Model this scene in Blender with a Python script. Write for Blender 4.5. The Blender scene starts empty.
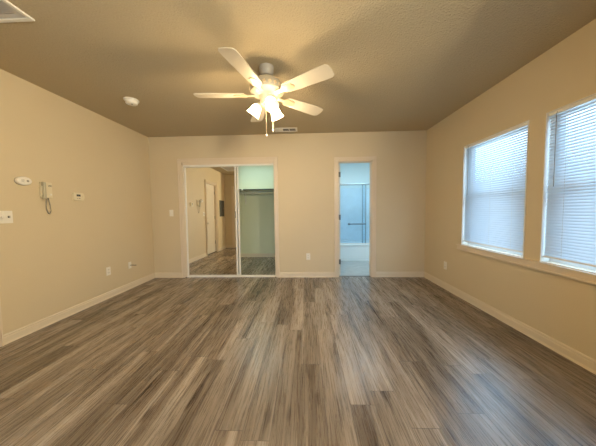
import bpy, bmesh, math, random
from mathutils import Vector, Matrix
random.seed(7)
C = bpy.context.scene.collection
SC = bpy.context.scene
PI = math.pi
H = 2.5; XL = -2.754; XR = 2.045; D = 4.064; T = 0.12      # room: height, left, right, back wall, wall thickness
YF = 0.35                                                   # stub wall beside the entry door
YB = -1.6                                                   # wall behind the camera

# ---------------------------------------------------------------- camera
cam = bpy.data.objects.new('camera', bpy.data.cameras.new('camera')); C.objects.link(cam)
cam.data.sensor_fit = 'HORIZONTAL'; cam.data.sensor_width = 36.0
cam.data.lens = 232.44 * 36.0 / 596.0
cam.data.clip_start = 0.05
_p, _y, _r = 0.05383, -0.035295, -0.012959
_f = Vector((math.sin(_y)*math.cos(_p), math.cos(_y)*math.cos(_p), -math.sin(_p)))
_rt = Vector((math.cos(_y), -math.sin(_y), 0)); _up = _rt.cross(_f)
_R = math.cos(_r)*_rt + math.sin(_r)*_up; _U = -math.sin(_r)*_rt + math.cos(_r)*_up
M3 = Matrix((_R, _U, -_f)).transposed()
cam.matrix_world = Matrix.Translation((0, 0, 1.18236)) @ M3.to_4x4()
SC.camera = cam

# ---------------------------------------------------------------- world, lights, exposure
W = bpy.data.worlds.new('World'); SC.world = W; W.use_nodes = True
bg = W.node_tree.nodes['Background']
bg.inputs[1].default_value = 9.5
_N, _L = W.node_tree.nodes, W.node_tree.links          # hazy sky: paler and dimmer at the horizon, blue and brighter overhead
_tc = _N.new('ShaderNodeTexCoord'); _sp = _N.new('ShaderNodeSeparateXYZ'); _cr = _N.new('ShaderNodeValToRGB')
_L.new(_tc.outputs['Generated'], _sp.inputs[0]); _L.new(_sp.outputs[2], _cr.inputs[0]); _L.new(_cr.outputs[0], bg.inputs[0])
_cr.color_ramp.elements[0].position = 0.0; _cr.color_ramp.elements[0].color = (0.36, 0.48, 0.62, 1)
_cr.color_ramp.elements[1].position = 0.6; _cr.color_ramp.elements[1].color = (0.46, 0.74, 1.0, 1)
def area(name, loc, rot, sx, sy, power, col, portal=False):
    l = bpy.data.lights.new(name, 'AREA'); l.shape = 'RECTANGLE'; l.size = sx; l.size_y = sy
    l.energy = power; l.color = col
    if portal: l.cycles.is_portal = True
    o = bpy.data.objects.new(name, l); o.location = loc; o.rotation_euler = rot; C.objects.link(o); return o
for i, yc in enumerate((2.69, 1.66)):
    area('sky_portal', (XR + T + 0.03, yc, 1.35), (0, PI/2, 0), 1.26, 0.86, 1, (1, 1, 1), True)
area('sky_portal', (-0.15, YB - T - 0.03, 1.05), (PI/2, 0, 0), 1.9, 2.0, 1, (1, 1, 1), True)
area('closet_lamp', (-1.25, 5.36, 2.405), (0, 0, 0), 1.0, 0.20, 8, (0.72, 0.97, 1.0))
area('bathroom_fill_lamp', (1.35, 4.85, 2.41), (0, 0, 0), 0.5, 0.5, 23, (0.58, 0.84, 1.0))  # added lamp, stands in for bluish daylight in the bathroom
area('fill_lamp', (0.98, -0.30, 1.95), Vector((-1, 0.30, 0.45)).to_track_quat('-Z', 'Z').to_euler(), 0.45, 0.22, 126, (1.0, 0.87, 0.60))  # added fill light behind the viewer, brightens the left and back walls
SC.view_settings.view_transform = 'Standard'; SC.view_settings.look = 'None'
SC.view_settings.exposure = 0.0; SC.view_settings.gamma = 1.0; SC.view_settings.use_curve_mapping = False
SC.cycles.use_denoising = True
SC.cycles.max_bounces = 12; SC.cycles.diffuse_bounces = 6; SC.cycles.transparent_max_bounces = 24
FAN = (-0.348, 2.2)
BULB_W = 25.5; BULB_C = (1.0, 0.76, 0.46)

# ---------------------------------------------------------------- materials
def nt(name):
    m = bpy.data.materials.new(name); m.use_nodes = True
    return m, m.node_tree.nodes, m.node_tree.links, m.node_tree.nodes['Principled BSDF']
def mat(name, col, rough=0.5, metal=0.0, bump=0.0, bscale=200.0, var=0.0, vscale=3.0, emit=None, es=0, spec=0.5, bdist=0.002):
    m, N, L, b = nt(name)
    b.inputs['Roughness'].default_value = rough; b.inputs['Metallic'].default_value = metal
    b.inputs['Specular IOR Level'].default_value = spec
    tc = N.new('ShaderNodeTexCoord')
    n1 = N.new('ShaderNodeTexNoise'); n1.inputs['Scale'].default_value = vscale; n1.inputs['Detail'].default_value = 4
    L.new(tc.outputs['Object'], n1.inputs['Vector'])
    mx = N.new('ShaderNodeMix'); mx.data_type = 'RGBA'
    v = max(var, 0.01)
    mx.inputs[6].default_value = (*[c*(1-v) for c in col], 1); mx.inputs[7].default_value = (*[min(1, c*(1+v)) for c in col], 1)
    L.new(n1.outputs['Fac'], mx.inputs[0]); L.new(mx.outputs[2], b.inputs['Base Color'])
    if bump:
        n2 = N.new('ShaderNodeTexNoise'); n2.inputs['Scale'].default_value = bscale; n2.inputs['Detail'].default_value = 3
        L.new(tc.outputs['Object'], n2.inputs['Vector'])
        bp = N.new('ShaderNodeBump'); bp.inputs['Strength'].default_value = bump; bp.inputs['Distance'].default_value = bdist
        L.new(n2.outputs['Fac'], bp.inputs['Height']); L.new(bp.outputs[0], b.inputs['Normal'])
    if emit:
        b.inputs['Emission Color'].default_value = (*emit, 1); b.inputs['Emission Strength'].default_value = es
    return m
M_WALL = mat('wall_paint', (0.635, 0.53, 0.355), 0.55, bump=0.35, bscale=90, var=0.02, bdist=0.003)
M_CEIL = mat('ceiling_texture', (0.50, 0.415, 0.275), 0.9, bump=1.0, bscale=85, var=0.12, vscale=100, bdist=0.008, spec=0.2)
M_TRIM = mat('trim_paint', (0.70, 0.60, 0.455), 0.35)
M_CASING = mat('casing_paint', (0.70, 0.59, 0.45), 0.3)
M_WHITE = mat('white_plastic', (0.80, 0.76, 0.68), 0.35)
M_IVORY = mat('ivory_plastic', (0.72, 0.64, 0.46), 0.4)
M_GREY = mat('grey_plastic', (0.30, 0.28, 0.24), 0.45)
M_HANDSET = mat('handset_plastic', (0.45, 0.41, 0.30), 0.4)
M_DARK = mat('dark_plastic', (0.03, 0.022, 0.02), 0.35)
M_DOOR = mat('door_paint', (0.74, 0.68, 0.57), 0.35)
M_FRAME = mat('white_metal', (0.82, 0.79, 0.72), 0.3)
M_NICKEL = mat('satin_nickel', (0.62, 0.58, 0.5), 0.3, metal=1.0)
M_HINGE = mat('hinge_metal', (0.16, 0.15, 0.14), 0.4, metal=0.8)
M_CHROME = mat('brushed_metal', (0.30, 0.36, 0.40), 0.35, metal=0.85)
M_BAR = mat('bar_metal', (0.10, 0.13, 0.16), 0.4, metal=0.5)
M_PANEL = mat('panel_grey', (0.07, 0.07, 0.065), 0.6, metal=0.2)
M_CLOSET = mat('closet_paint', (0.70, 0.70, 0.52), 0.6, bump=0.2, bscale=90)
M_SHELF = mat('shelf_paint', (0.60, 0.58, 0.48), 0.45)
M_SHELFEDGE = mat('shelf_edge', (0.05, 0.05, 0.045), 0.5)
M_BATHW = mat('bath_paint', (0.72, 0.78, 0.78), 0.5)
M_TUB = mat('tub_enamel', (0.80, 0.85, 0.88), 0.15)
M_SURR = mat('marbled_surround', (0.72, 0.80, 0.86), 0.25, var=0.16, vscale=5)
M_BFLOOR = mat('bath_vinyl', (0.42, 0.42, 0.41), 0.3, var=0.3, vscale=9)
M_THRESH = mat('threshold_metal', (0.20, 0.18, 0.16), 0.4, metal=0.3)
M_FAN = mat('fan_white', (0.42, 0.38, 0.30), 0.35)
M_FANGREY = mat('fan_canopy', (0.33, 0.30, 0.26), 0.4)
M_BLADE = mat('blade_white', (0.60, 0.54, 0.43), 0.4)
M_CHAIN = mat('chain_brass', (0.75, 0.62, 0.42), 0.35, metal=0.6)
M_GRILLE = mat('grille_grey', (0.62, 0.60, 0.58), 0.6)
M_VINYL = mat('window_vinyl', (0.75, 0.78, 0.82), 0.4)
M_GROUND = mat('outdoor_ground', (0.55, 0.53, 0.50), 0.9, var=0.1)
M_STUCCO = mat('neighbour_stucco', (0.60, 0.50, 0.46), 0.9, var=0.05)

def floor_material():
    m, N, L, b = nt('plank_floor')
    def mth(op, a, bb=None, c=None):
        n = N.new('ShaderNodeMath'); n.operation = op
        for i, v in enumerate((a, bb, c)):
            if v is None: continue
            if isinstance(v, (int, float)): n.inputs[i].default_value = v
            else: L.new(v, n.inputs[i])
        return n.outputs[0]
    def ramp(fac, stops):
        r = N.new('ShaderNodeValToRGB'); L.new(fac, r.inputs[0])
        e = r.color_ramp.elements
        while len(e) < len(stops): e.new(0.5)
        for q, (p, c) in zip(e, stops): q.position = p; q.color = (*c, 1)
        return r.outputs[0]
    def mixc(f, a, bb, bt='MIX'):
        n = N.new('ShaderNodeMix'); n.data_type = 'RGBA'; n.blend_type = bt
        for i, v in ((0, f), (6, a), (7, bb)):
            if isinstance(v, (int, float)): n.inputs[i].default_value = v
            elif isinstance(v, tuple): n.inputs[i].default_value = (*v, 1)
            else: L.new(v, n.inputs[i])
        return n.outputs[2]
    tc = N.new('ShaderNodeTexCoord'); sp = N.new('ShaderNodeSeparateXYZ'); L.new(tc.outputs['Object'], sp.inputs[0])
    X, Y = sp.outputs[0], sp.outputs[1]
    PW, PL = 0.152, 1.22
    u = mth('DIVIDE', mth('ADD', X, 0.05), PW); row = mth('FLOOR', u); fu = mth('SUBTRACT', u, row)
    wn = N.new('ShaderNodeTexWhiteNoise'); wn.noise_dimensions = '1D'; L.new(row, wn.inputs['W'])
    v = mth('ADD', mth('DIVIDE', Y, PL), wn.outputs['Value']); idx = mth('FLOOR', v); fv = mth('SUBTRACT', v, idx)
    cb = N.new('ShaderNodeCombineXYZ'); L.new(row, cb.inputs[0]); L.new(idx, cb.inputs[1])
    w2 = N.new('ShaderNodeTexWhiteNoise'); w2.noise_dimensions = '2D'; L.new(cb.outputs[0], w2.inputs['Vector'])
    rnd = w2.outputs['Value']
    def noise(sx, sy, detail, seed, dist=0.0, rough=0.55):
        c = N.new('ShaderNodeCombineXYZ')
        L.new(mth('ADD', mth('MULTIPLY', X, sx), mth('MULTIPLY', rnd, seed)), c.inputs[0])
        L.new(mth('MULTIPLY', Y, sy), c.inputs[1]); L.new(mth('MULTIPLY', rnd, seed*1.7), c.inputs[2])
        n = N.new('ShaderNodeTexNoise'); n.inputs['Scale'].default_value = 1; n.inputs['Detail'].default_value = detail
        n.inputs['Distortion'].default_value = dist; n.inputs['Roughness'].default_value = rough
        L.new(c.outputs[0], n.inputs['Vector']); return n.outputs['Fac']
    broad = noise(9.5, 0.55, 5, 37, 0.7, 0.55)
    grain = noise(130, 4.0, 5, 53, 0.3, 0.75)
    streak = noise(24, 0.9, 5, 71, 0.8, 0.58)
    base = ramp(broad, [(0.32, (0.105, 0.075, 0.053)), (0.48, (0.205, 0.161, 0.121)), (0.66, (0.345, 0.288, 0.230))])
    tone = ramp(rnd, [(0.0, (0.70, 0.67, 0.64)), (0.5, (1.0, 1.0, 1.0)), (1.0, (1.28, 1.28, 1.30))])
    col = mixc(1.0, base, tone, 'MULTIPLY')
    g = ramp(grain, [(0.36, (0.66, 0.64, 0.62)), (0.60, (1.14, 1.14, 1.14))])
    col = mixc(0.8, col, g, 'MULTIPLY')
    s = ramp(streak, [(0.31, (0.20, 0.15, 0.12)), (0.40, (1, 1, 1))])
    col = mixc(0.85, col, s, 'MULTIPLY')
    # knots
    c = N.new('ShaderNodeCombineXYZ'); L.new(mth('MULTIPLY', X, 6.0), c.inputs[0]); L.new(mth('MULTIPLY', Y, 1.9), c.inputs[1]); L.new(mth('MULTIPLY', rnd, 9), c.inputs[2])
    vo = N.new('ShaderNodeTexVoronoi'); vo.inputs['Scale'].default_value = 1; L.new(c.outputs[0], vo.inputs['Vector'])
    kn = ramp(vo.outputs['Distance'], [(0.05, (0.25, 0.19, 0.16)), (0.15, (1, 1, 1))])
    col = mixc(0.8, col, kn, 'MULTIPLY')
    eu = mth('MINIMUM', fu, mth('SUBTRACT', 1.0, fu)); ev = mth('MINIMUM', fv, mth('SUBTRACT', 1.0, fv))
    su = mth('LESS_THAN', mth('MULTIPLY', eu, PW), 0.0016); sv = mth('LESS_THAN', mth('MULTIPLY', ev, PL), 0.0018)
    seam = mth('MAXIMUM', su, sv)
    col = mixc(mth('MULTIPLY', seam, 0.75), col, (0.05, 0.035, 0.028))
    L.new(col, b.inputs['Base Color'])
    L.new(mth('ADD', 0.19, mth('MULTIPLY', grain, 0.18)), b.inputs['Roughness'])
    b.inputs['Specular IOR Level'].default_value = 0.75
    bp = N.new('ShaderNodeBump'); bp.inputs['Strength'].default_value = 0.35; bp.inputs['Distance'].default_value = 0.002
    L.new(mth('SUBTRACT', grain, mth('MULTIPLY', seam, 0.8)), bp.inputs['Height']); L.new(bp.outputs[0], b.inputs['Normal'])
    return m
M_FLOOR = floor_material()

def mirror_material():
    m, N, L, b = nt('mirror')
    b.inputs['Metallic'].default_value = 1; b.inputs['Roughness'].default_value = 0.0
    b.inputs['Base Color'].default_value = (0.93, 0.93, 0.89, 1)
    return m
M_MIRROR = mirror_material()
def glass_material(name, tint, gloss, rough=0.02):
    m = bpy.data.materials.new(name); m.use_nodes = True; N = m.node_tree.nodes; L = m.node_tree.links
    N.remove(N['Principled BSDF']); out = N['Material Output']
    t = N.new('ShaderNodeBsdfTransparent'); t.inputs[0].default_value = (*tint, 1)
    g = N.new('ShaderNodeBsdfGlossy'); g.inputs['Roughness'].default_value = rough
    mx = N.new('ShaderNodeMixShader'); mx.inputs[0].default_value = gloss
    L.new(t.outputs[0], mx.inputs[1]); L.new(g.outputs[0], mx.inputs[2]); L.new(mx.outputs[0], out.inputs[0])
    return m
M_GLASS = glass_material('window_glass', (0.95, 0.98, 1.0), 0.05)
M_SHOWERG = glass_material('shower_glass', (0.90, 0.96, 1.0), 0.05, 0.1)
def slat_material():
    m = bpy.data.materials.new('blind_slat'); m.use_nodes = True; N = m.node_tree.nodes; L = m.node_tree.links
    N.remove(N['Principled BSDF']); out = N['Material Output']
    d = N.new('ShaderNodeBsdfDiffuse'); d.inputs[0].default_value = (0.78, 0.79, 0.79, 1)
    t = N.new('ShaderNodeBsdfTranslucent'); t.inputs[0].default_value = (0.72, 0.80, 0.86, 1)
    mx = N.new('ShaderNodeMixShader'); mx.inputs[0].default_value = 0.40
    L.new(d.outputs[0], mx.inputs[1]); L.new(t.outputs[0], mx.inputs[2]); L.new(mx.outputs[0], out.inputs[0])
    return m
M_SLAT = slat_material()
def shade_material():
    m = bpy.data.materials.new('frosted_lamp_glass'); m.use_nodes = True; N = m.node_tree.nodes; L = m.node_tree.links
    N.remove(N['Principled BSDF']); out = N['Material Output']
    t = N.new('ShaderNodeBsdfTranslucent'); t.inputs[0].default_value = (0.95, 0.92, 0.85, 1)
    d = N.new('ShaderNodeBsdfTransparent'); d.inputs[0].default_value = (0.95, 0.92, 0.85, 1)
    mx = N.new('ShaderNodeMixShader'); mx.inputs[0].default_value = 0.20
    e = N.new('ShaderNodeEmission'); e.inputs[0].default_value = (1.0, 0.78, 0.46, 1); e.inputs[1].default_value = 1.2
    ad = N.new('ShaderNodeAddShader')
    L.new(t.outputs[0], mx.inputs[1]); L.new(d.outputs[0], mx.inputs[2])
    L.new(mx.outputs[0], ad.inputs[0]); L.new(e.outputs[0], ad.inputs[1]); L.new(ad.outputs[0], out.inputs[0])
    return m
M_SHADE = shade_material()
M_BULB = mat('bulb_glow', (1, 0.95, 0.85), 0.4, emit=(1.0, 0.80, 0.5), es=25)
M_TUBEC = mat('fluorescent_diffuser', (0.9, 0.95, 0.9), 0.4, emit=(0.75, 1.0, 0.85), es=3)
M_TUBEW = mat('warm_diffuser', (0.9, 0.9, 0.8), 0.4, emit=(1.0, 0.84, 0.6), es=3)

# ---------------------------------------------------------------- mesh helpers
def box(bm, x0, x1, y0, y1, z0, z1, mtx=None):
    r = bmesh.ops.create_cube(bm, size=1.0)['verts']
    for v in r:
        v.co = Vector((x0 + (v.co.x+.5)*(x1-x0), y0 + (v.co.y+.5)*(y1-y0), z0 + (v.co.z+.5)*(z1-z0)))
        if mtx: v.co = mtx @ v.co
    return r
def rbox(bm, x0, x1, y0, y1, z0, z1, r=0.003, seg=2):
    vs = box(bm, x0, x1, y0, y1, z0, z1)
    es = list({e for v in vs for e in v.link_edges})
    bmesh.ops.bevel(bm, geom=es, offset=r, segments=seg, affect='EDGES', profile=0.5)
def lathe(bm, prof, mtx=None, n=28, caps=True):
    rings = []
    for (r, z) in prof:
        ring = []
        for i in range(n):
            a = 2*PI*i/n; p = Vector((r*math.cos(a), r*math.sin(a), z))
            ring.append(bm.verts.new(mtx @ p if mtx else p))
        rings.append(ring)
    for a, b in zip(rings, rings[1:]):
        for i in range(n): bm.faces.new((a[i], a[(i+1) % n], b[(i+1) % n], b[i]))
    if caps:
        bm.faces.new(rings[0][::-1]); bm.faces.new(rings[-1])
def tube(bm, pts, r, n=8):
    pts = [Vector(p) for p in pts]; rings = []
    for i, p in enumerate(pts):
        d = (pts[min(i+1, len(pts)-1)] - pts[max(i-1, 0)]).normalized()
        a = d.cross(Vector((0, 0, 1)));
        if a.length < 1e-3: a = d.cross(Vector((0, 1, 0)))
        a.normalize(); b = d.cross(a)
        rr = r[i] if isinstance(r, (list, tuple)) else r
        rings.append([bm.verts.new(p + rr*(math.cos(2*PI*k/n)*a + math.sin(2*PI*k/n)*b)) for k in range(n)])
    for a, b in zip(rings, rings[1:]):
        for i in range(n): bm.faces.new((a[i], a[(i+1) % n], b[(i+1) % n], b[i]))
    bm.faces.new(rings[0][::-1]); bm.faces.new(rings[-1])
def prism(bm, outline, z0, z1, mtx=None):
    lo = [Vector((x, y, z0)) for x, y in outline]; hi = [Vector((x, y, z1)) for x, y in outline]
    if mtx: lo = [mtx @ p for p in lo]; hi = [mtx @ p for p in hi]
    lo = [bm.verts.new(p) for p in lo]; hi = [bm.verts.new(p) for p in hi]
    n = len(lo); bm.faces.new(lo[::-1]); bm.faces.new(hi)
    for i in range(n): bm.faces.new((lo[i], lo[(i+1) % n], hi[(i+1) % n], hi[i]))
def obj(name, bm, m, parent=None, smooth=False, loc=None):
    bmesh.ops.recalc_face_normals(bm, faces=bm.faces[:])
    me = bpy.data.meshes.new(name); bm.to_mesh(me); bm.free(); me.materials.append(m)
    if smooth:
        for p in me.polygons: p.use_smooth = True
        try: me.set_sharp_from_angle(angle=math.radians(38))
        except Exception: pass
    o = bpy.data.objects.new(name, me); C.objects.link(o)
    if parent: o.parent = parent
    if loc: o.location = loc
    return o
def mk(fn):
    bm = bmesh.new(); fn(bm); return bm
def boxes(*bs):
    bm = bmesh.new()
    for b in bs: box(bm, *b)
    return bm
def struct(name, bm, m, label=None, parent=None, smooth=False):
    o = obj(name, bm, m, parent, smooth)
    if not parent: o['kind'] = 'structure'
    if label: o['label'] = label
    return o
def tag(o, label, cat, group=None):
    o['label'] = label; o['category'] = cat
    if group: o['group'] = group
    return o
def empty(name, loc=(0, 0, 0), rot=(0, 0, 0)):
    o = bpy.data.objects.new(name, None); C.objects.link(o); o.location = loc; o.rotation_euler = rot
    o.empty_display_size = 0.05
    return o
def thing(name, label, cat, loc=(0, 0, 0), rot=(0, 0, 0), group=None):
    return tag(empty(name, loc, rot), label, cat, group)
def sthing(name, label, loc=(0, 0, 0), rot=(0, 0, 0)):
    o = empty(name, loc, rot); o['kind'] = 'structure'; o['label'] = label; return o

# ---------------------------------------------------------------- room shell
CX0, CX1, CH = -2.18, -0.545, 2.05          # closet opening
BX0, BX1, BH = 0.552, 1.143, 2.02            # bathroom doorway
WZ0, WZ1 = 0.706, 1.978                     # windows
WIN = [(2.240, 3.115), (1.21, 2.085)]
CYB = 5.90; BYB = 6.15                      # far walls of closet and bathroom
CW0, CW1 = -2.40, -0.30                     # closet side walls
BW0, BW1 = 0.44, 2.30                       # bathroom side walls
struct('floor', boxes((XL-T, XR+T, YB-T, D+0.06, -0.06, 0), (CW0-.1, CW1+.1, D+0.06, CYB+.1, -0.06, 0)), M_FLOOR)
struct('floor_bathroom', boxes((BW0-.1, BW1+.1, D+0.06, BYB+.1, -0.06, 0)), M_BFLOOR)
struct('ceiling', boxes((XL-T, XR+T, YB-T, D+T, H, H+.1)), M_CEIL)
struct('ceiling_closet', boxes((CW0-.1, CW1+.1, D+T, CYB+.1, H-.04, H+.1)), M_CLOSET)
struct('ceiling_bathroom', boxes((BW0-.1, BW1+.1, D+T, BYB+.1, H-.04, H+.1)), M_BATHW)
struct('wall_back', boxes((XL-T, CX0, D, D+T, 0, H), (CX0, CX1, D, D+T, CH, H), (CX1, BX0, D, D+T, 0, H),
       (BX0, BX1, D, D+T, BH, H), (BX1, XR+T, D, D+T, 0, H)), M_WALL)
EY0, EY1, EH = 1.17, 1.875, 2.035            # entry door opening in the left wall
struct('wall_left', boxes((XL-T, XL, YB, EY0, 0, H), (XL-T, XL, EY0, EY1, EH, H), (XL-T, XL, EY1, D, 0, H)), M_WALL)
(a0, a1), (b0, b1) = WIN
struct('wall_right', boxes((XR, XR+T, YB, D, 0, WZ0), (XR, XR+T, YB, D, WZ1, H), (XR, XR+T, YB, b0, WZ0, WZ1),
       (XR, XR+T, b1, a0, WZ0, WZ1), (XR, XR+T, a1, D, WZ0, WZ1)), M_WALL)
FX0, FX1 = -2.46, -1.72                      # door in the short front wall
struct('wall_front', boxes((XL, FX0, YF-T, YF, 0, H), (FX0, FX1, YF-T, YF, 2.035, H), (FX1, -1.45, YF-T, YF, 0, H),
       (-1.45-T, -1.45, YB, YF-T, 0, H)), M_WALL)
struct('wall_rear', boxes((XL-T, -1.1, YB-T, YB, 0, H), (.8, XR+T, YB-T, YB, 0, H), (-1.1, .8, YB-T, YB, 2.05, H), (-1.1, .8, YB-T, YB, 0, .05)), M_WALL)
struct('wall_closet', boxes((CW0-.1, CW0, D+T, CYB, 0, H-.04), (CW1, CW1+.1, D+T, CYB, 0, H-.04), (CW0-.1, CW1+.1, CYB, CYB+.1, 0, H-.04)), M_CLOSET)
struct('wall_bathroom', boxes((BW0-.1, BW0, D+T, BYB, 0, H-.04), (BW1, BW1+.1, D+T, BYB, 0, H-.04), (BW0-.1, BW1+.1, BYB, BYB+.1, 0, H-.04)), M_BATHW)

struct('wall_light_blocker', boxes((1.05, XR, YB, 0.65, 0, H)), M_WALL)  # added unseen block, keeps the fill light off the right wall
# baseboards: profile with a rounded top, run along x or y
def baseboard(name, segs, m=M_TRIM):
    bm = bmesh.new()
    prof = [(0, 0), (0.019, 0), (0.019, 0.008), (0.013, 0.017), (0.013, 0.064), (0.008, 0.072), (0.012, 0.080), (0.007, 0.090), (0, 0.092)]
    for (p, q, nrm) in segs:
        p = Vector((*p, 0)); q = Vector((*q, 0)); nv = Vector((*nrm, 0))
        A = [bm.verts.new(p + nv*a + Vector((0, 0, z))) for a, z in prof]
        B = [bm.verts.new(q + nv*a + Vector((0, 0, z))) for a, z in prof]
        n = len(A); bm.faces.new(A); bm.faces.new(B[::-1])
        for i in range(n): bm.faces.new((A[i], B[i], B[(i+1) % n], A[(i+1) % n]))
    return struct(name, bm, m)
CAS = 0.062
baseboard('baseboard_back', [((XL, D), (CX0-CAS, D), (0, -1)), ((CX1+CAS, D), (BX0-CAS, D), (0, -1)), ((BX1+CAS, D), (XR, D), (0, -1))])
baseboard('baseboard_left', [((XL, EY1+CAS), (XL, D-.013), (1, 0)), ((XL, YF+.013), (XL, EY0-CAS), (1, 0))])
baseboard('baseboard_right', [((XR, .65), (XR, D-.013), (-1, 0))])
baseboard('baseboard_front', [((XL, YF), (FX0-CAS, YF), (0, 1)), ((FX1+CAS, YF), (-1.45, YF), (0, 1))])
baseboard('baseboard_closet', [((CW0, CYB), (CW1, CYB), (0, -1))])

# casings with a stepped profile
def casing(bm, axis, pos, sgn, a0, a1, top, w=CAS, zb=0.0):
    # axis 'y': wall face at y=pos; axis 'x': wall face at x=pos; sgn points into the room
    def bb(u0, u1, z0, z1, t0, t1):
        p, q = sorted((pos + sgn*t0, pos + sgn*t1))
        if axis == 'y': box(bm, u0, u1, p, q, z0, z1)
        else: box(bm, p, q, u0, u1, z0, z1)
    for (i, o, t) in ((0.0, w*0.30, 0.010), (w*0.30, w*0.80, 0.017), (w*0.80, w, 0.026)):
        bb(a0-o, a0-i, zb, top+o, 0, t); bb(a1+i, a1+o, zb, top+o, 0, t)
        bb(a0-i, a1+i, top+i, top+o, 0, t)
def trim(name, fn, label): return struct(name, mk(fn), M_CASING, label)
trim('trim_1', lambda b: (casing(b, 'y', D, -1, CX0, CX1, CH),
     box(b, CX0, CX0+.018, D, D+T, 0, CH), box(b, CX1-.012, CX1, D, D+T, 0, CH), box(b, CX0, CX1, D, D+T, CH-.045, CH)), 'beige casing around the mirrored closet opening')
trim('trim_2', lambda b: (casing(b, 'y', D, -1, BX0, BX1, BH),
     box(b, BX0, BX0+.015, D, D+T, 0, BH), box(b, BX1-.015, BX1, D, D+T, 0, BH), box(b, BX0, BX1, D, D+T, BH-.015, BH),
     box(b, BX1-.022, BX1-.015, D+.045, D+.08, 0, BH-.015), box(b, BX0+.015, BX1-.022, D+.045, D+.08, BH-.025, BH-.015)), 'beige casing around the bathroom doorway')
trim('trim_3', lambda b: (casing(b, 'x', XL, 1, EY0, EY1, EH), box(b, XL-T, XL, EY0, EY0+.015, 0, EH), box(b, XL-T, XL, EY1-.015, EY1, 0, EH),
     box(b, XL-T, XL, EY0, EY1, EH-.015, EH)), 'casing around the white entry door seen in the mirror')
trim('trim_4', lambda b: (casing(b, 'y', YF, 1, FX0, FX1, 2.035), box(b, FX0, FX0+.015, YF-T, YF, 0, 2.035), box(b, FX1-.015, FX1, YF-T, YF, 0, 2.035)),
     'casing at the mirror edge beyond the electrical panel')
struct('threshold', boxes((BX0, BX1, D+.02, D+.07, 0, 0.006)), M_THRESH, 'dark metal strip across the bathroom doorway')
# window ledge board running under both windows
def ledge(b):
    box(b, XR-.022, XR, 1.12, 3.175, 0.650, 0.694); box(b, XR-.028, XR, 1.10, 3.19, 0.694, 0.706); box(b, XR-.032, XR, 1.12, 3.175, 0.636, 0.650)
trim('trim_5', ledge, 'painted apron board running under both windows')

# ---------------------------------------------------------------- windows and blinds
def window(name, y0, y1, label):
    w = sthing(name, label, (XR+.09, (y0+y1)/2, WZ0))
    hw = (y1-y0)/2; h = WZ1-WZ0
    obj('window_frame', boxes((-.02, .03, -hw, -hw+.04, 0, h), (-.02, .03, hw-.04, hw, 0, h), (-.02, .03, -hw+.04, hw-.04, 0, .04), (-.02, .03, -hw+.04, hw-.04, h-.04, h)), M_VINYL, w)
    obj('sash_rail', boxes((-.015, .025, -hw+.04, hw-.04, h*.5-.03, h*.5+.03)), M_VINYL, w)
    obj('glass_pane', boxes((0.003, .006, -hw+.04, hw-.04, .04, h*.5-.03), (0.003, .006, -hw+.04, hw-.04, h*.5+.03, h-.04)), M_GLASS, w)
    # thin jamb liner standing a little proud of the wall
    t = .006
    obj('window_liner', boxes((-.093-.004, -.02, -hw, -hw+t, 0, h), (-.093-.004, -.02, hw-t, hw, 0, h), (-.093-.004, -.02, -hw+t, hw-t, h-t, h)), M_FRAME, w)
    obj('sill_liner', boxes((-.088, -.02, -hw+t, hw-t, 0, .006)), M_CASING, w)
    return w
window('window_1', *WIN[0], 'far white window behind a closed mini blind, nearer the corner')
window('window_2', *WIN[1], 'near white window behind a mini blind, cut by the right photo edge')
w3 = sthing('window_added', 'added, unseen glazed sliding door behind the viewer for extra daylight', (-.15, YB-.08, .05))  # added unseen glazing, lets extra daylight in from behind
obj('window_frame', boxes((-.95, -.89, -.03, .03, 0, 2.0), (.89, .95, -.03, .03, 0, 2.0), (-.03, .03, -.03, .03, 0, 2.0), (-.89, .89, -.03, .03, 0, .06), (-.89, .89, -.03, .03, 1.94, 2.0)), M_VINYL, w3)
obj('glass_pane', boxes((-.89, -.03, -.003, .003, .06, 1.94), (.03, .89, -.003, .003, .06, 1.94)), M_GLASS, w3)
def blind(y0, y1, label):
    yc = (y0+y1)/2; hw = (y1-y0)/2 - .010
    t = thing('window_blind', label, 'blind', (XR+.020, yc, WZ1-.006), group='white mini blinds in the windows')
    obj('headrail', mk(lambda b: rbox(b, -.016, .016, -hw, hw, -.028, 0, .003)), M_FRAME, t)
    zb = WZ0 - (WZ1-.006) + .046
    obj('bottom_rail', mk(lambda b: rbox(b, -.013, .013, -hw, hw, zb, zb+.014, .003)), M_FRAME, t)
    bm = bmesh.new(); pitch = .0235; z = -.045; ang = math.radians(54)
    while z > zb + .020:
        # slightly crowned slat, room edge lower
        pts = []
        for k in range(5):
            s = -1 + k*0.5; c = 0.0018*(1-s*s)
            u = s*.0158
            pts.append((u*math.cos(ang) - c*math.sin(ang), u*math.sin(ang) + c*math.cos(ang)))
        lo = [bm.verts.new((px, -hw+.004, z+pz)) for px, pz in pts]; hi = [bm.verts.new((px, hw-.004, z+pz)) for px, pz in pts]
        for i in range(4): bm.faces.new((lo[i], lo[i+1], hi[i+1], hi[i]))
        z -= pitch
    o = obj('slats', bm, M_SLAT, t, True)
    md = o.modifiers.new('thickness', 'SOLIDIFY'); md.thickness = 0.0006
    for yy in (-hw*.66, 0, hw*.66):
        obj('ladder_cord', mk(lambda b: tube(b, [(-.0145, yy, -.028), (-.0145, yy, zb+.014)], .0009, 5)), M_WHITE, t)
    obj('tilt_wand', mk(lambda b: (tube(b, [(-.022, hw-.07, -.03), (-.023, hw-.072, -.62)], .0025, 6), tube(b, [(-.014, hw-.07, -.012), (-.022, hw-.07, -.03)], .002, 5))), M_GREY, t)
    return t
blind(*WIN[0], 'white closed mini blind in the far window, fully inside the photo')
blind(*WIN[1], 'white closed mini blind in the near window, cut off by the right edge')

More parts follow.
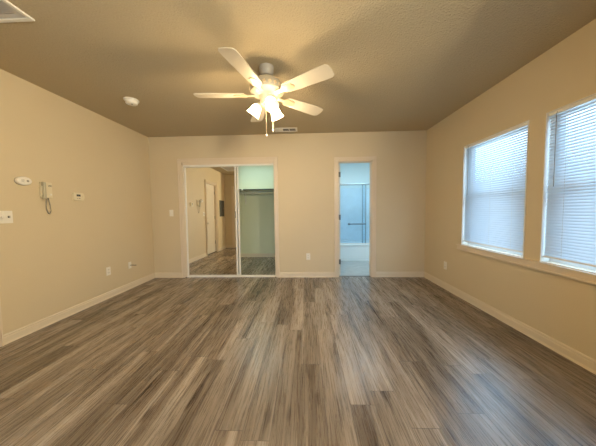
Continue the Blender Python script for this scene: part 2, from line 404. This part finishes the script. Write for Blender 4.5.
# ---------------------------------------------------------------- closet: sliding mirrors, track, shelf, rod
def slide_panel(name, x0, x1, yc, label, lean=0.0):
    w = sthing(name, label, ((x0+x1)/2, yc, 0.012), (lean, 0, 0))
    hw = (x1-x0)/2; h = 1.985; fw = .026
    obj('mirror_panel', boxes((-hw+fw, hw-fw, -.003, .003, fw, h-fw)), M_MIRROR, w)
    obj('panel_frame', boxes((-hw, -hw+fw, -.010, .010, 0, h), (hw-fw, hw, -.010, .010, 0, h), (-hw+fw, hw-fw, -.010, .010, 0, fw), (-hw+fw, hw-fw, -.010, .010, h-fw, h)), M_FRAME, w)
    return w
p1 = slide_panel('door_1', CX0+.020, -1.232, D+.034, 'sliding mirror closet door reflecting the entry wall', -0.009)
obj('finger_pull', mk(lambda b: rbox(b, .431, .449, -.0125, -.010, 1.05, 1.17, .001)), M_GREY, p1)
slide_panel('door_2', -2.08, -1.195, D+.078, 'rear sliding closet door, only its edge showing beside the front mirror', -0.004)
struct('closet_track', boxes((CX0+.018, CX1-.012, D+.014, D+.018, CH-.076, CH-.045), (CX0+.018, CX1-.012, D+.018, D+.10, CH-.050, CH-.045),
       (CX0+.018, CX1-.012, D+.012, D+.10, 0, 0.006), (CX0+.018, CX1-.012, D+.012, D+.016, 0.006, 0.016), (CX0+.018, CX1-.012, D+.054, D+.057, .006, .012), (CX0+.018, CX1-.012, D+.097, D+.10, .006, .016)), M_FRAME, 'white metal door track of the closet')
for xx in (CX0+.012, CX1-.004):
    tag(obj('track_end_cap', boxes((xx-.012, xx+.010, D-.012, D+.012, 0, .010)), M_DARK), 'dark end cap at the %s foot of the closet opening' % ('left' if xx < -1 else 'right'), 'end cap', 'closet track end caps')
sh = thing('closet_shelf', 'painted closet shelf with a dark front edge above the hanging rod', 'shelf', (-1.35, CYB, 1.69))
obj('shelf_board', boxes((-1.05, 1.05, -.31, 0, 0, .018)), M_SHELF, sh)
obj('front_edge', boxes((-1.05, 1.05, -.313, -.31, -.003, .022)), M_SHELFEDGE, sh)
obj('ledger_board', boxes((-1.05, 1.05, -.019, 0, -.085, 0)), M_SHELF, sh)
tag(obj('closet_rod', mk(lambda b: tube(b, [(CW0, CYB-.27, 1.615), (CW1, CYB-.27, 1.615)], .015, 14)), M_SHELF, None, True), 'pale closet hanging rod just under the shelf', 'closet rod')
def bracket(b):
    tube(b, [(0, -.02, -.02), (0, -.30, -.02)], .006); tube(b, [(0, -.018, -.30), (0, -.08, -.22), (0, -.22, -.12), (0, -.26, -.10)], .006)
    tube(b, [(0, -.26 + .02*math.cos(a), -.078 + .02*math.sin(a)) for a in [PI*(.9 + k*.11) for k in range(11)]], .004)
    box(b, -.014, .014, -.02, -.019+.0, -.34, -.06); box(b, -.02, .02, -.322, -.316, -.025, .026)
tag(obj('shelf_bracket', mk(bracket), M_WHITE, None, True, (-1.53, CYB-.001, 1.69)), 'white metal shelf and rod bracket inside the closet', 'bracket')
cl = thing('fluorescent_fixture', 'fluorescent strip light on the closet ceiling', 'light fixture', (-1.25, 5.36, H-.04))
obj('housing', boxes((-.6, .6, -.06, .06, -.015, 0)), M_FRAME, cl)
obj('diffuser', mk(lambda b: rbox(b, -.58, .58, -.05, .05, -.032, -.015, .006)), M_TUBEC, cl)

# ---------------------------------------------------------------- bathroom
def bath():
    ty = 5.39
    t = thing('bathtub', 'white bathtub with a plain apron beyond the bathroom doorway', 'bathtub', (1.37, ty, 0))
    def apron(b):
        box(b, -.925, .925, .02, .045, 0, .36); box(b, -.90, .90, .008, .02, .07, .33)
        box(b, -.925, .925, 0, .02, 0, .045)
    obj('apron', mk(apron), M_TUB, t)
    def rim(b):
        rbox(b, -.925, .925, -.004, .09, .345, .385, .010, 3); rbox(b, -.925, .925, .67, .755, .345, .385, .010, 3)
        rbox(b, -.925, -.82, .08, .68, .345, .385, .010, 3); rbox(b, .80, .925, .08, .68, .345, .385, .010, 3)
    obj('rim', mk(rim), M_TUB, t, True)
    def basin(b):
        o = [(-.83, .085), (.81, .085), (.81, .675), (-.83, .675)]; i = [(-.74, .15), (.70, .15), (.70, .61), (-.74, .61)]
        A = [b.verts.new((x, y, .37)) for x, y in o]; B = [b.verts.new((x, y, .08)) for x, y in i]
        for k in range(4): b.faces.new((A[k], A[(k+1) % 4], B[(k+1) % 4], B[k]))
        b.faces.new(B)
    obj('basin', mk(basin), M_TUB, t)
    s = thing('shower_surround', 'bluish marbled shower wall panel above the tub', 'shower surround', (1.37, BYB-.001, .39))
    obj('back_panel', boxes((-.90, .90, -.004, 0, 0, 1.36)), M_SURR, s)
    obj('trim_bead', boxes((-.90, .90, -.012, -.004, 1.345, 1.36)), M_SURR, s)
    d = thing('shower_door', 'framed sliding glass shower door on the tub rim', 'shower door', (1.37, ty+.04, .386))
    obj('header_rail', mk(lambda b: rbox(b, -.924, .924, -.022, .022, 1.36, 1.395, .004)), M_CHROME, d)
    obj('bottom_track', mk(lambda b: rbox(b, -.924, .924, -.022, .022, 0, .018, .003)), M_FRAME, d)
    obj('glass_panel', boxes((-.90, .005, -.012, -.008, .02, 1.36)), M_SHOWERG, d)
    obj('glass_panel', boxes((-.06, .90, .008, .012, .02, 1.36)), M_SHOWERG, d)
    obj('stile', boxes((-.005, .012, -.018, -.002, .02, 1.36)), M_CHROME, d)
    obj('stile', boxes((-.075, -.06, .002, .016, .02, 1.36)), M_CHROME, d)
    def bar(b):
        tube(b, [(-.40, -.058, .47), (.0, -.058, .47)], .015, 10)
        tube(b, [(-.385, -.058, .47), (-.385, -.013, .47)], .014, 10); tube(b, [(-.015, -.058, .47), (-.015, -.013, .47)], .012, 10)
        tube(b, [(-.41, -.058, .47), (-.365, -.058, .47)], .026, 10)
    obj('towel_bar', mk(bar), M_BAR, d, True)
    w = sthing('door_3', 'white bathroom door folded back against the left side', (BX0+.017, D+.085, .008), (0, 0, math.radians(90)))
    obj('door_leaf', boxes((0, .70-.14, -.035, 0, 0, 1.985)), M_DOOR, w)
    for z in (.20, 1.00, 1.75):
        obj('hinge', mk(lambda b: (box(b, -.003, 0, -.033, -.001, z, z+.09), tube(b, [(-.006, -.037, z), (-.006, -.037, z+.09)], .006, 8))), M_HINGE, w)
    l = thing('added_ceiling_light', 'added, unseen square ceiling light standing in for bathroom daylight', 'ceiling light', (1.35, 4.85, H-.04))  # added fixture for the lamp that replaces window daylight here
    obj('base', mk(lambda b: rbox(b, -.26, .26, -.26, .26, -.018, 0, .004)), M_FRAME, l)
bath()

# ---------------------------------------------------------------- entry door, electrical panel, front door (seen in the mirror)
def entry():
    w = sthing('door_4', 'white two panel entry door reflected in the closet mirror', (XL-.045, (EY0+EY1)/2, 0))
    hw = (EY1-EY0)/2-.018
    obj('door_leaf', boxes((-.04, 0, -hw, hw, .014, EH-.018)), M_DOOR, w)
    def moulds(b):
        for (z0, z1) in ((.22, .95), (1.12, 1.88)):
            y0, y1 = -hw+.12, hw-.12
            for (p, q, r, s) in ((y0, y1, z0, z0+.02), (y0, y1, z1-.02, z1), (y0, y0+.02, z0, z1), (y1-.02, y1, z0, z1)): box(b, 0, .008, p, q, r, s)
    obj('panel_moulding', mk(moulds), M_DOOR, w)
    K = Matrix.Rotation(PI/2, 4, 'Y')
    k = obj('door_knob', mk(lambda b: lathe(b, [(.031, 0), (.031, .006), (.012, .010), (.011, .032), (.024, .040), (.028, .052), (.022, .064), (.008, .067)], Matrix.Translation((0, hw-.075, .895)) @ K, 20)), M_NICKEL, w, True)
    obj('deadbolt', mk(lambda b: (lathe(b, [(.028, 0), (.028, .010), (.022, .016)], Matrix.Translation((0, hw-.075, 1.04)) @ K, 20), box(b, .014, .030, hw-.080, hw-.070, 1.02, 1.06))), M_NICKEL, w, True)
    for z in (.25, 1.0, 1.75): obj('hinge', mk(lambda b: tube(b, [(.006, -hw-.006, z), (.006, -hw-.006, z+.10)], .008, 8)), M_HINGE, w)
    struct('threshold_entry', boxes((XL-.11, XL-.002, EY0+.015, EY1-.015, 0, .014)), M_DARK, 'dark sill under the entry door')
    f = sthing('door_5', 'closed white interior door at the edge of the mirror', ((FX0+FX1)/2, YF-.05, .01))
    fw = (FX1-FX0)/2-.018
    obj('door_leaf', boxes((-fw, fw, -.035, 0, 0, 2.012)), M_DOOR, f)
    obj('door_knob', mk(lambda b: lathe(b, [(.03, 0), (.03, .006), (.012, .010), (.011, .032), (.026, .044), (.022, .062), (.006, .066)], Matrix.Translation((-fw+.07, 0, .92)) @ Matrix.Rotation(-PI/2, 4, 'X'), 20)), M_NICKEL, f, True)
    p = thing('breaker_box', 'dark grey electrical panel box on the wall past the entry door', 'electrical panel', (XL, .69, 1.08))
    obj('panel_frame', mk(lambda b: rbox(b, 0, .010, -.20, .20, 0, .52, .003)), M_PANEL, p)
    obj('panel_door', mk(lambda b: rbox(b, .010, .016, -.165, .165, .04, .48, .002)), M_PANEL, p)
    obj('latch', mk(lambda b: rbox(b, .016, .021, -.145, -.125, .24, .29, .001)), M_GREY, p)
entry()

# ---------------------------------------------------------------- wall devices
# local frame: x = along the wall (to the viewer's right), y = out of the wall, z = up
def wall_dev(name, label, cat, where, u, z, group=None):
    if where == 'left':  return thing(name, label, cat, (XL, u, z), (0, 0, -PI/2), group)   # x axis -> -y ... flipped below
    if where == 'back':  return thing(name, label, cat, (u, D, z), (0, 0, PI), group)
    if where == 'right': return thing(name, label, cat, (XR, u, z), (0, 0, PI/2), group)
def plate(t, w=.070, h=.115): obj('cover_plate', mk(lambda b: rbox(b, -w/2, w/2, 0, .006, -h/2, h/2, .0025)), M_WHITE, t)
def outlet(label, where, u, z):
    t = wall_dev('electrical_outlet', label, 'outlet', where, u, z, 'white duplex wall outlets'); plate(t)
    for dz in (.020, -.020):
        r = obj('receptacle', mk(lambda b: rbox(b, -.016, .016, .006, .009, dz-.014, dz+.014, .001)), M_WHITE, t)
        obj('slots', boxes((-.008, -.005, .009, .0095, dz-.002, dz+.008), (.005, .008, .009, .0095, dz-.002, dz+.008), (-.002, .002, .009, .0095, dz-.010, dz-.006)), M_DARK, r)
outlet('white duplex outlet low on the left wall', 'left', 3.093, .375)
outlet('white duplex outlet on the back wall between closet and bathroom', 'back', .030, .370)
outlet('white duplex outlet on the right wall below the windows', 'right', 3.46, .345)
t = wall_dev('light_switch', 'single white toggle switch left of the closet opening', 'light switch', 'back', -2.395, 1.165); plate(t)
obj('toggle', mk(lambda b: rbox(b, -.005, .005, .006, .018, -.006, .016, .001)), M_WHITE, t)
t = wall_dev('light_switch', 'double white switch plate at the left photo edge with a round dimmer', 'light switch', 'left', 2.028, 1.157); plate(t, .116, .115)
obj('toggle', mk(lambda b: rbox(b, -.029, -.019, .006, .020, -.010, .012, .001)), M_GREY, t)
obj('dimmer_knob', mk(lambda b: lathe(b, [(.019, .006), (.019, .010), (.014, .012), (.013, .026), (.010, .028)], Matrix.Translation((.024, 0, 0)) @ Matrix.Rotation(-PI/2, 4, 'X'), 20)), M_WHITE, t, True)
t = wall_dev('cable_jack', 'small white wall jack with a short dark cable stub', 'cable jack', 'left', 3.485, .366); plate(t, .060, .100)
obj('connector', mk(lambda b: tube(b, [(0, .006, 0), (0, .020, 0)], .007, 8)), M_NICKEL, t, True)
obj('cable_stub', mk(lambda b: tube(b, [(0, .020, 0), (-.004, .045, 0), (-.016, .07, -.004), (-.03, .085, -.006)], .0045, 8)), M_DARK, t, True)
# thermostat
t = wall_dev('thermostat', 'small ivory thermostat with a dark display on the left wall', 'thermostat', 'left', 2.722, 1.382)
def thermo(b):
    pts = [(.062, -.045), (.062, .045)] + [(-.04 - .024*math.sin(a), .045*math.cos(a)) for a in [PI*k/10 for k in range(11)]]
    prism(b, [(x, z) for x, z in pts][::-1], 0, .028, Matrix(((1, 0, 0, 0), (0, 0, 1, 0), (0, 1, 0, 0), (0, 0, 0, 1))))
obj('body', mk(thermo), M_IVORY, t)
obj('display', mk(lambda b: rbox(b, -.012, .036, .028, .0295, .002, .026, .0005)), M_DARK, t)
for xx in (.028, .008, -.004): obj('button', mk(lambda b: rbox(b, xx-.005, xx+.005, .028, .031, -.026, -.018, .001)), M_GREY, t)
obj('button', mk(lambda b: lathe(b, [(.008, .028), (.008, .031), (.006, .032)], Matrix.Translation((-.038, 0, .004)) @ Matrix.Rotation(-PI/2, 4, 'X'), 14)), M_IVORY, t)
# oval alarm
t = wall_dev('wall_alarm', 'oval white alarm unit high on the left wall beside the intercom', 'alarm', 'left', 2.178, 1.503)
def oval(b, rx, rz, y0, y1, r2=1.0):
    n = 32; rings = []
    for (s, y) in ((1, y0), (1, y0+(y1-y0)*.6), (.93*r2, y0+(y1-y0)*.88), (.75*r2, y1)):
        rings.append([b.verts.new((rx*s*math.cos(2*PI*i/n), y, rz*s*math.sin(2*PI*i/n))) for i in range(n)])
    for A, B in zip(rings, rings[1:]):
        for i in range(n): b.faces.new((A[i], A[(i+1) % n], B[(i+1) % n], B[i]))
    b.faces.new(rings[0]); b.faces.new(rings[-1][::-1])
obj('base', mk(lambda b: oval(b, .058, .040, 0, .012)), M_GREY, t, True)
obj('cover', mk(lambda b: oval(b, .062, .042, .012, .038)), M_WHITE, t, True)
obj('vent_slots', boxes((.005, .030, .0375, .0388, .008, .011), (.005, .030, .0375, .0388, -.002, .001), (.005, .030, .0375, .0388, -.012, -.009)), M_GREY, t)
obj('test_button', mk(lambda b: lathe(b, [(.010, .037), (.010, .040), (.007, .041)], Matrix.Translation((-.022, 0, 0)) @ Matrix.Rotation(-PI/2, 4, 'X'), 16)), M_GREY, t)
# intercom handset
t = wall_dev('intercom_phone', 'ivory wall intercom handset with a looped cord', 'intercom', 'left', 2.375, 1.425)
obj('base', mk(lambda b: rbox(b, -.055, .050, 0, .022, -.075, .088, .005)), M_IVORY, t)
def handset(b):
    rbox(b, .026, .052, .036, .052, -.085, .085, .006, 2); rbox(b, .026, .052, .022, .040, .045, .088, .005, 2); rbox(b, .026, .052, .022, .040, -.090, -.048, .005, 2)
obj('handset', mk(handset), M_HANDSET, t)
obj('call_button', mk(lambda b: rbox(b, -.040, -.020, .028, .032, -.05, -.03, .001)), M_WHITE, t)
obj('speaker_slot', boxes((-.045, -.012, .028, .0286, .045, .049), (-.045, -.012, .028, .0286, .055, .059)), M_DARK, t)
def cord(b):
    ctrl = [Vector(p) for p in ((.026, .040, -.090), (.030, .040, -.13), (.026, .034, -.19), (.008, .030, -.235), (-.010, .026, -.245), (-.026, .022, -.215), (-.026, .018, -.15), (-.018, .016, -.10), (-.014, .014, -.075))]
    P = []
    for i in range(len(ctrl)-1):
        for k in range(26):
            f = k/26; p = ctrl[i].lerp(ctrl[i+1], f); a = (i*26+k)*1.15
            P.append(p + Vector((math.cos(a)*.0050, math.sin(a)*.0050, 0)))
    tube(b, P, .0022, 5)
obj('coiled_cord', mk(cord), M_GREY, t, True)

# ---------------------------------------------------------------- ceiling devices
t = thing('smoke_detector', 'round white smoke detector on the ceiling near the left wall', 'smoke detector', (-2.03, 2.728, H))
obj('mounting_base', mk(lambda b: lathe(b, [(.076, -.012), (.078, -.006), (.078, 0)])), M_WHITE, t, True)
obj('cover', mk(lambda b: lathe(b, [(.028, -.052), (.050, -.050), (.060, -.042), (.064, -.014), (.062, -.012)])), M_WHITE, t, True)
obj('test_button', mk(lambda b: lathe(b, [(.006, -.056), (.010, -.055), (.011, -.051)], Matrix.Translation((.012, -.01, 0)), 14)), M_GREY, t, True)
t = thing('ceiling_vent', 'small white three section ceiling register near the back wall', 'vent', (-.312, 3.85, H))
obj('frame', mk(lambda b: (rbox(b, -.185, .185, -.085, -.062, -.010, 0, .002), rbox(b, -.185, .185, .062, .085, -.010, 0, .002), rbox(b, -.185, -.155, -.062, .062, -.010, 0, .002),
    rbox(b, .155, .185, -.062, .062, -.010, 0, .002), box(b, -.057, -.047, -.062, .062, -.008, 0), box(b, .047, .057, -.062, .062, -.008, 0))), M_WHITE, t)
obj('duct_shade_sheet', boxes((-.155, .155, -.062, .062, -.0015, -.0005)), M_DARK, t)  # flat dark sheet in place of the shade inside the duct
for x0 in (-.155, -.047, .057):
    def lv(b):
        for k in range(6):
            y = -.052 + k*.021
            box(b, x0, x0+.098, -.006, .006, -.0005, .0005, Matrix.Translation((0, y, -.005)) @ Matrix.Rotation(math.radians(-40 if x0 < -.1 else 20), 4, 'X'))
    obj('louvers', mk(lv), M_WHITE, t)
t = thing('return_air_grille', 'large grey return air grille in the upper left ceiling corner', 'vent', (-2.13, 1.285, H))
obj('frame', mk(lambda b: (rbox(b, -.305, .305, -.305, -.280, -.012, 0, .003), rbox(b, -.305, .305, .280, .305, -.012, 0, .003), rbox(b, -.305, -.280, -.280, .280, -.012, 0, .003), rbox(b, .280, .305, -.280, .280, -.012, 0, .003))), M_FRAME, t)
obj('inner_frame', boxes((-.278, .278, -.278, -.245, -.006, 0), (-.278, .278, .245, .278, -.006, 0), (-.278, -.245, -.245, .245, -.006, 0), (.245, .278, -.245, .245, -.006, 0)), M_GRILLE, t)
obj('filter', boxes((-.243, .243, -.243, .243, -.003, -.001)), M_GRILLE, t)
def rlv(b):
    for k in range(33):
        y = -.232 + k*.0145
        box(b, -.243, .243, -.006, .006, -.0004, .0004, Matrix.Translation((0, y, -.007)) @ Matrix.Rotation(math.radians(35), 4, 'X'))
obj('louvers', mk(rlv), M_GRILLE, t)

# ---------------------------------------------------------------- ceiling fan with three lamps
def fan():
    fx, fy = FAN
    t = thing('ceiling_fan', 'white five blade ceiling fan with three lit lamp shades', 'ceiling fan', (fx, fy, H))
    z = lambda v: v - H + .045
    obj('canopy', mk(lambda b: lathe(b, [(.018, -.080), (.045, -.076), (.060, -.060), (.066, -.036), (.067, -.01), (.067, 0)])), M_FANGREY, t, True)
    obj('downrod', mk(lambda b: lathe(b, [(.012, z(2.34)), (.012, -.078)], n=14)), M_FAN, t, True)
    mo = obj('motor_housing', mk(lambda b: lathe(b, [(.075, z(2.195)), (.118, z(2.205)), (.150, z(2.225)), (.158, z(2.255)), (.152, z(2.28)), (.135, z(2.295)), (.128, z(2.315)), (.100, z(2.335)), (.050, z(2.348)), (.020, z(2.352))], n=40)), M_FAN, t, True)
    def vents(b):
        for k in range(20):
            a = 2*PI*k/20
            m = Matrix.Rotation(a, 4, 'Z') @ Matrix.Translation((.1555, 0, z(2.255)))
            box(b, -.004, .004, -.012, .012, -.012, .012, m @ Matrix.Rotation(.5, 4, 'X'))
    obj('filigree_band', mk(vents), M_CHAIN, mo)
    obj('switch_housing', mk(lambda b: lathe(b, [(.030, z(2.110)), (.058, z(2.118)), (.066, z(2.145)), (.064, z(2.175)), (.075, z(2.195))])), M_FAN, t, True)
    zb = z(2.205)
    for k in range(5):
        a = math.radians(39 + 72*k)
        R = Matrix.Rotation(a, 4, 'Z') @ Matrix.Translation((0, 0, zb)) @ Matrix.Rotation(math.radians(-11), 4, 'X')
        out = [(.205, -.050), (.23, -.058), (.40, -.066), (.58, -.072), (.635, -.070), (.658, -.052), (.664, 0), (.658, .052), (.635, .070), (.58, .072), (.40, .066), (.23, .058), (.205, .050)]
        bl = obj('blade', mk(lambda b: prism(b, out, -.003, .003, R)), M_BLADE, t)
        def iron(b):
            R2 = Matrix.Rotation(a, 4, 'Z') @ Matrix.Translation((0, 0, zb)) @ Matrix.Rotation(math.radians(-11), 4, 'X')
            prism(b, [(.20, -.045), (.29, -.030), (.31, 0), (.29, .030), (.20, .045), (.18, .018), (.11, .020), (.11, -.020), (.18, -.018)], -.009, -.003, R2)
        obj('blade_iron', mk(iron), M_CHAIN, bl)
    for k, deg in enumerate((-66, 58, 166)):
        a = math.radians(deg); ca, sa = math.cos(a), math.sin(a)
        p0 = Vector((.05*ca, .05*sa, z(2.150))); p1 = Vector((.074*ca, .074*sa, z(2.148)))
        tilt = math.radians(37)                       # from straight down
        ax = Vector((math.sin(tilt)*ca, math.sin(tilt)*sa, -math.cos(tilt)))
        arm = obj('lamp_arm', mk(lambda b: (tube(b, [p0, p1, p1 + ax*.02], .011, 10), tube(b, [p1 + ax*.012, p1 + ax*.040], .021, 14))), M_FAN, t, True)
        q = Vector((0, 0, 1)).rotation_difference(ax).to_matrix().to_4x4()
        Mx = Matrix.Translation(p1 + ax*.028) @ q
        prof = [(.024, 0), (.036, .010), (.044, .030), (.047, .055), (.052, .078), (.062, .100)]
        s = obj('lamp_shade', mk(lambda b: lathe(b, prof, Mx, 28, False)), M_SHADE, t, True)
        obj('bulb', mk(lambda b: lathe(b, [(.010, .0), (.013, .012), (.024, .035), (.026, .05), (.018, .066), (.004, .072)], Mx, 16)), M_BULB, s, True)
        l = bpy.data.lights.new('bulb_light', 'POINT'); l.energy = BULB_W; l.color = BULB_C; l.shadow_soft_size = .045
        lo = bpy.data.objects.new('bulb_light', l); C.objects.link(lo); lo.parent = t; lo.location = p1 + ax*.118
    for (dx, dy, zz) in ((-.004, -.045, 1.848), (.050, -.01, 1.898)):
        ch = obj('pull_chain', mk(lambda b: tube(b, [(dx, dy, z(2.115)), (dx, dy, z(zz))], .0016, 6)), M_CHAIN, t)
        obj('chain_pull', mk(lambda b: lathe(b, [(.004, z(zz)-.032), (.008, z(zz)-.026), (.006, z(zz)-.010), (.0025, z(zz))], Matrix.Translation((dx, dy, 0)), 12)), M_WHITE, ch, True)
fan()
k = thing('fill_light_box', 'added boxy fill light on the added wall block behind the viewer', 'wall light', (1.05, -.30, 1.95))  # added housing for the fill light, out of view
obj('housing', mk(lambda b: rbox(b, -.055, 0, -.24, .24, -.13, .13, .005)), M_FRAME, k)

# ---------------------------------------------------------------- outdoors beyond the blinds
struct('ground', boxes((XR+T+.3, 26, -18, 20, -.5, -.4), (-12, XR+T+.3, -18, YB-T-.3, -.5, -.4)), M_GROUND, 'ground outside the windows')
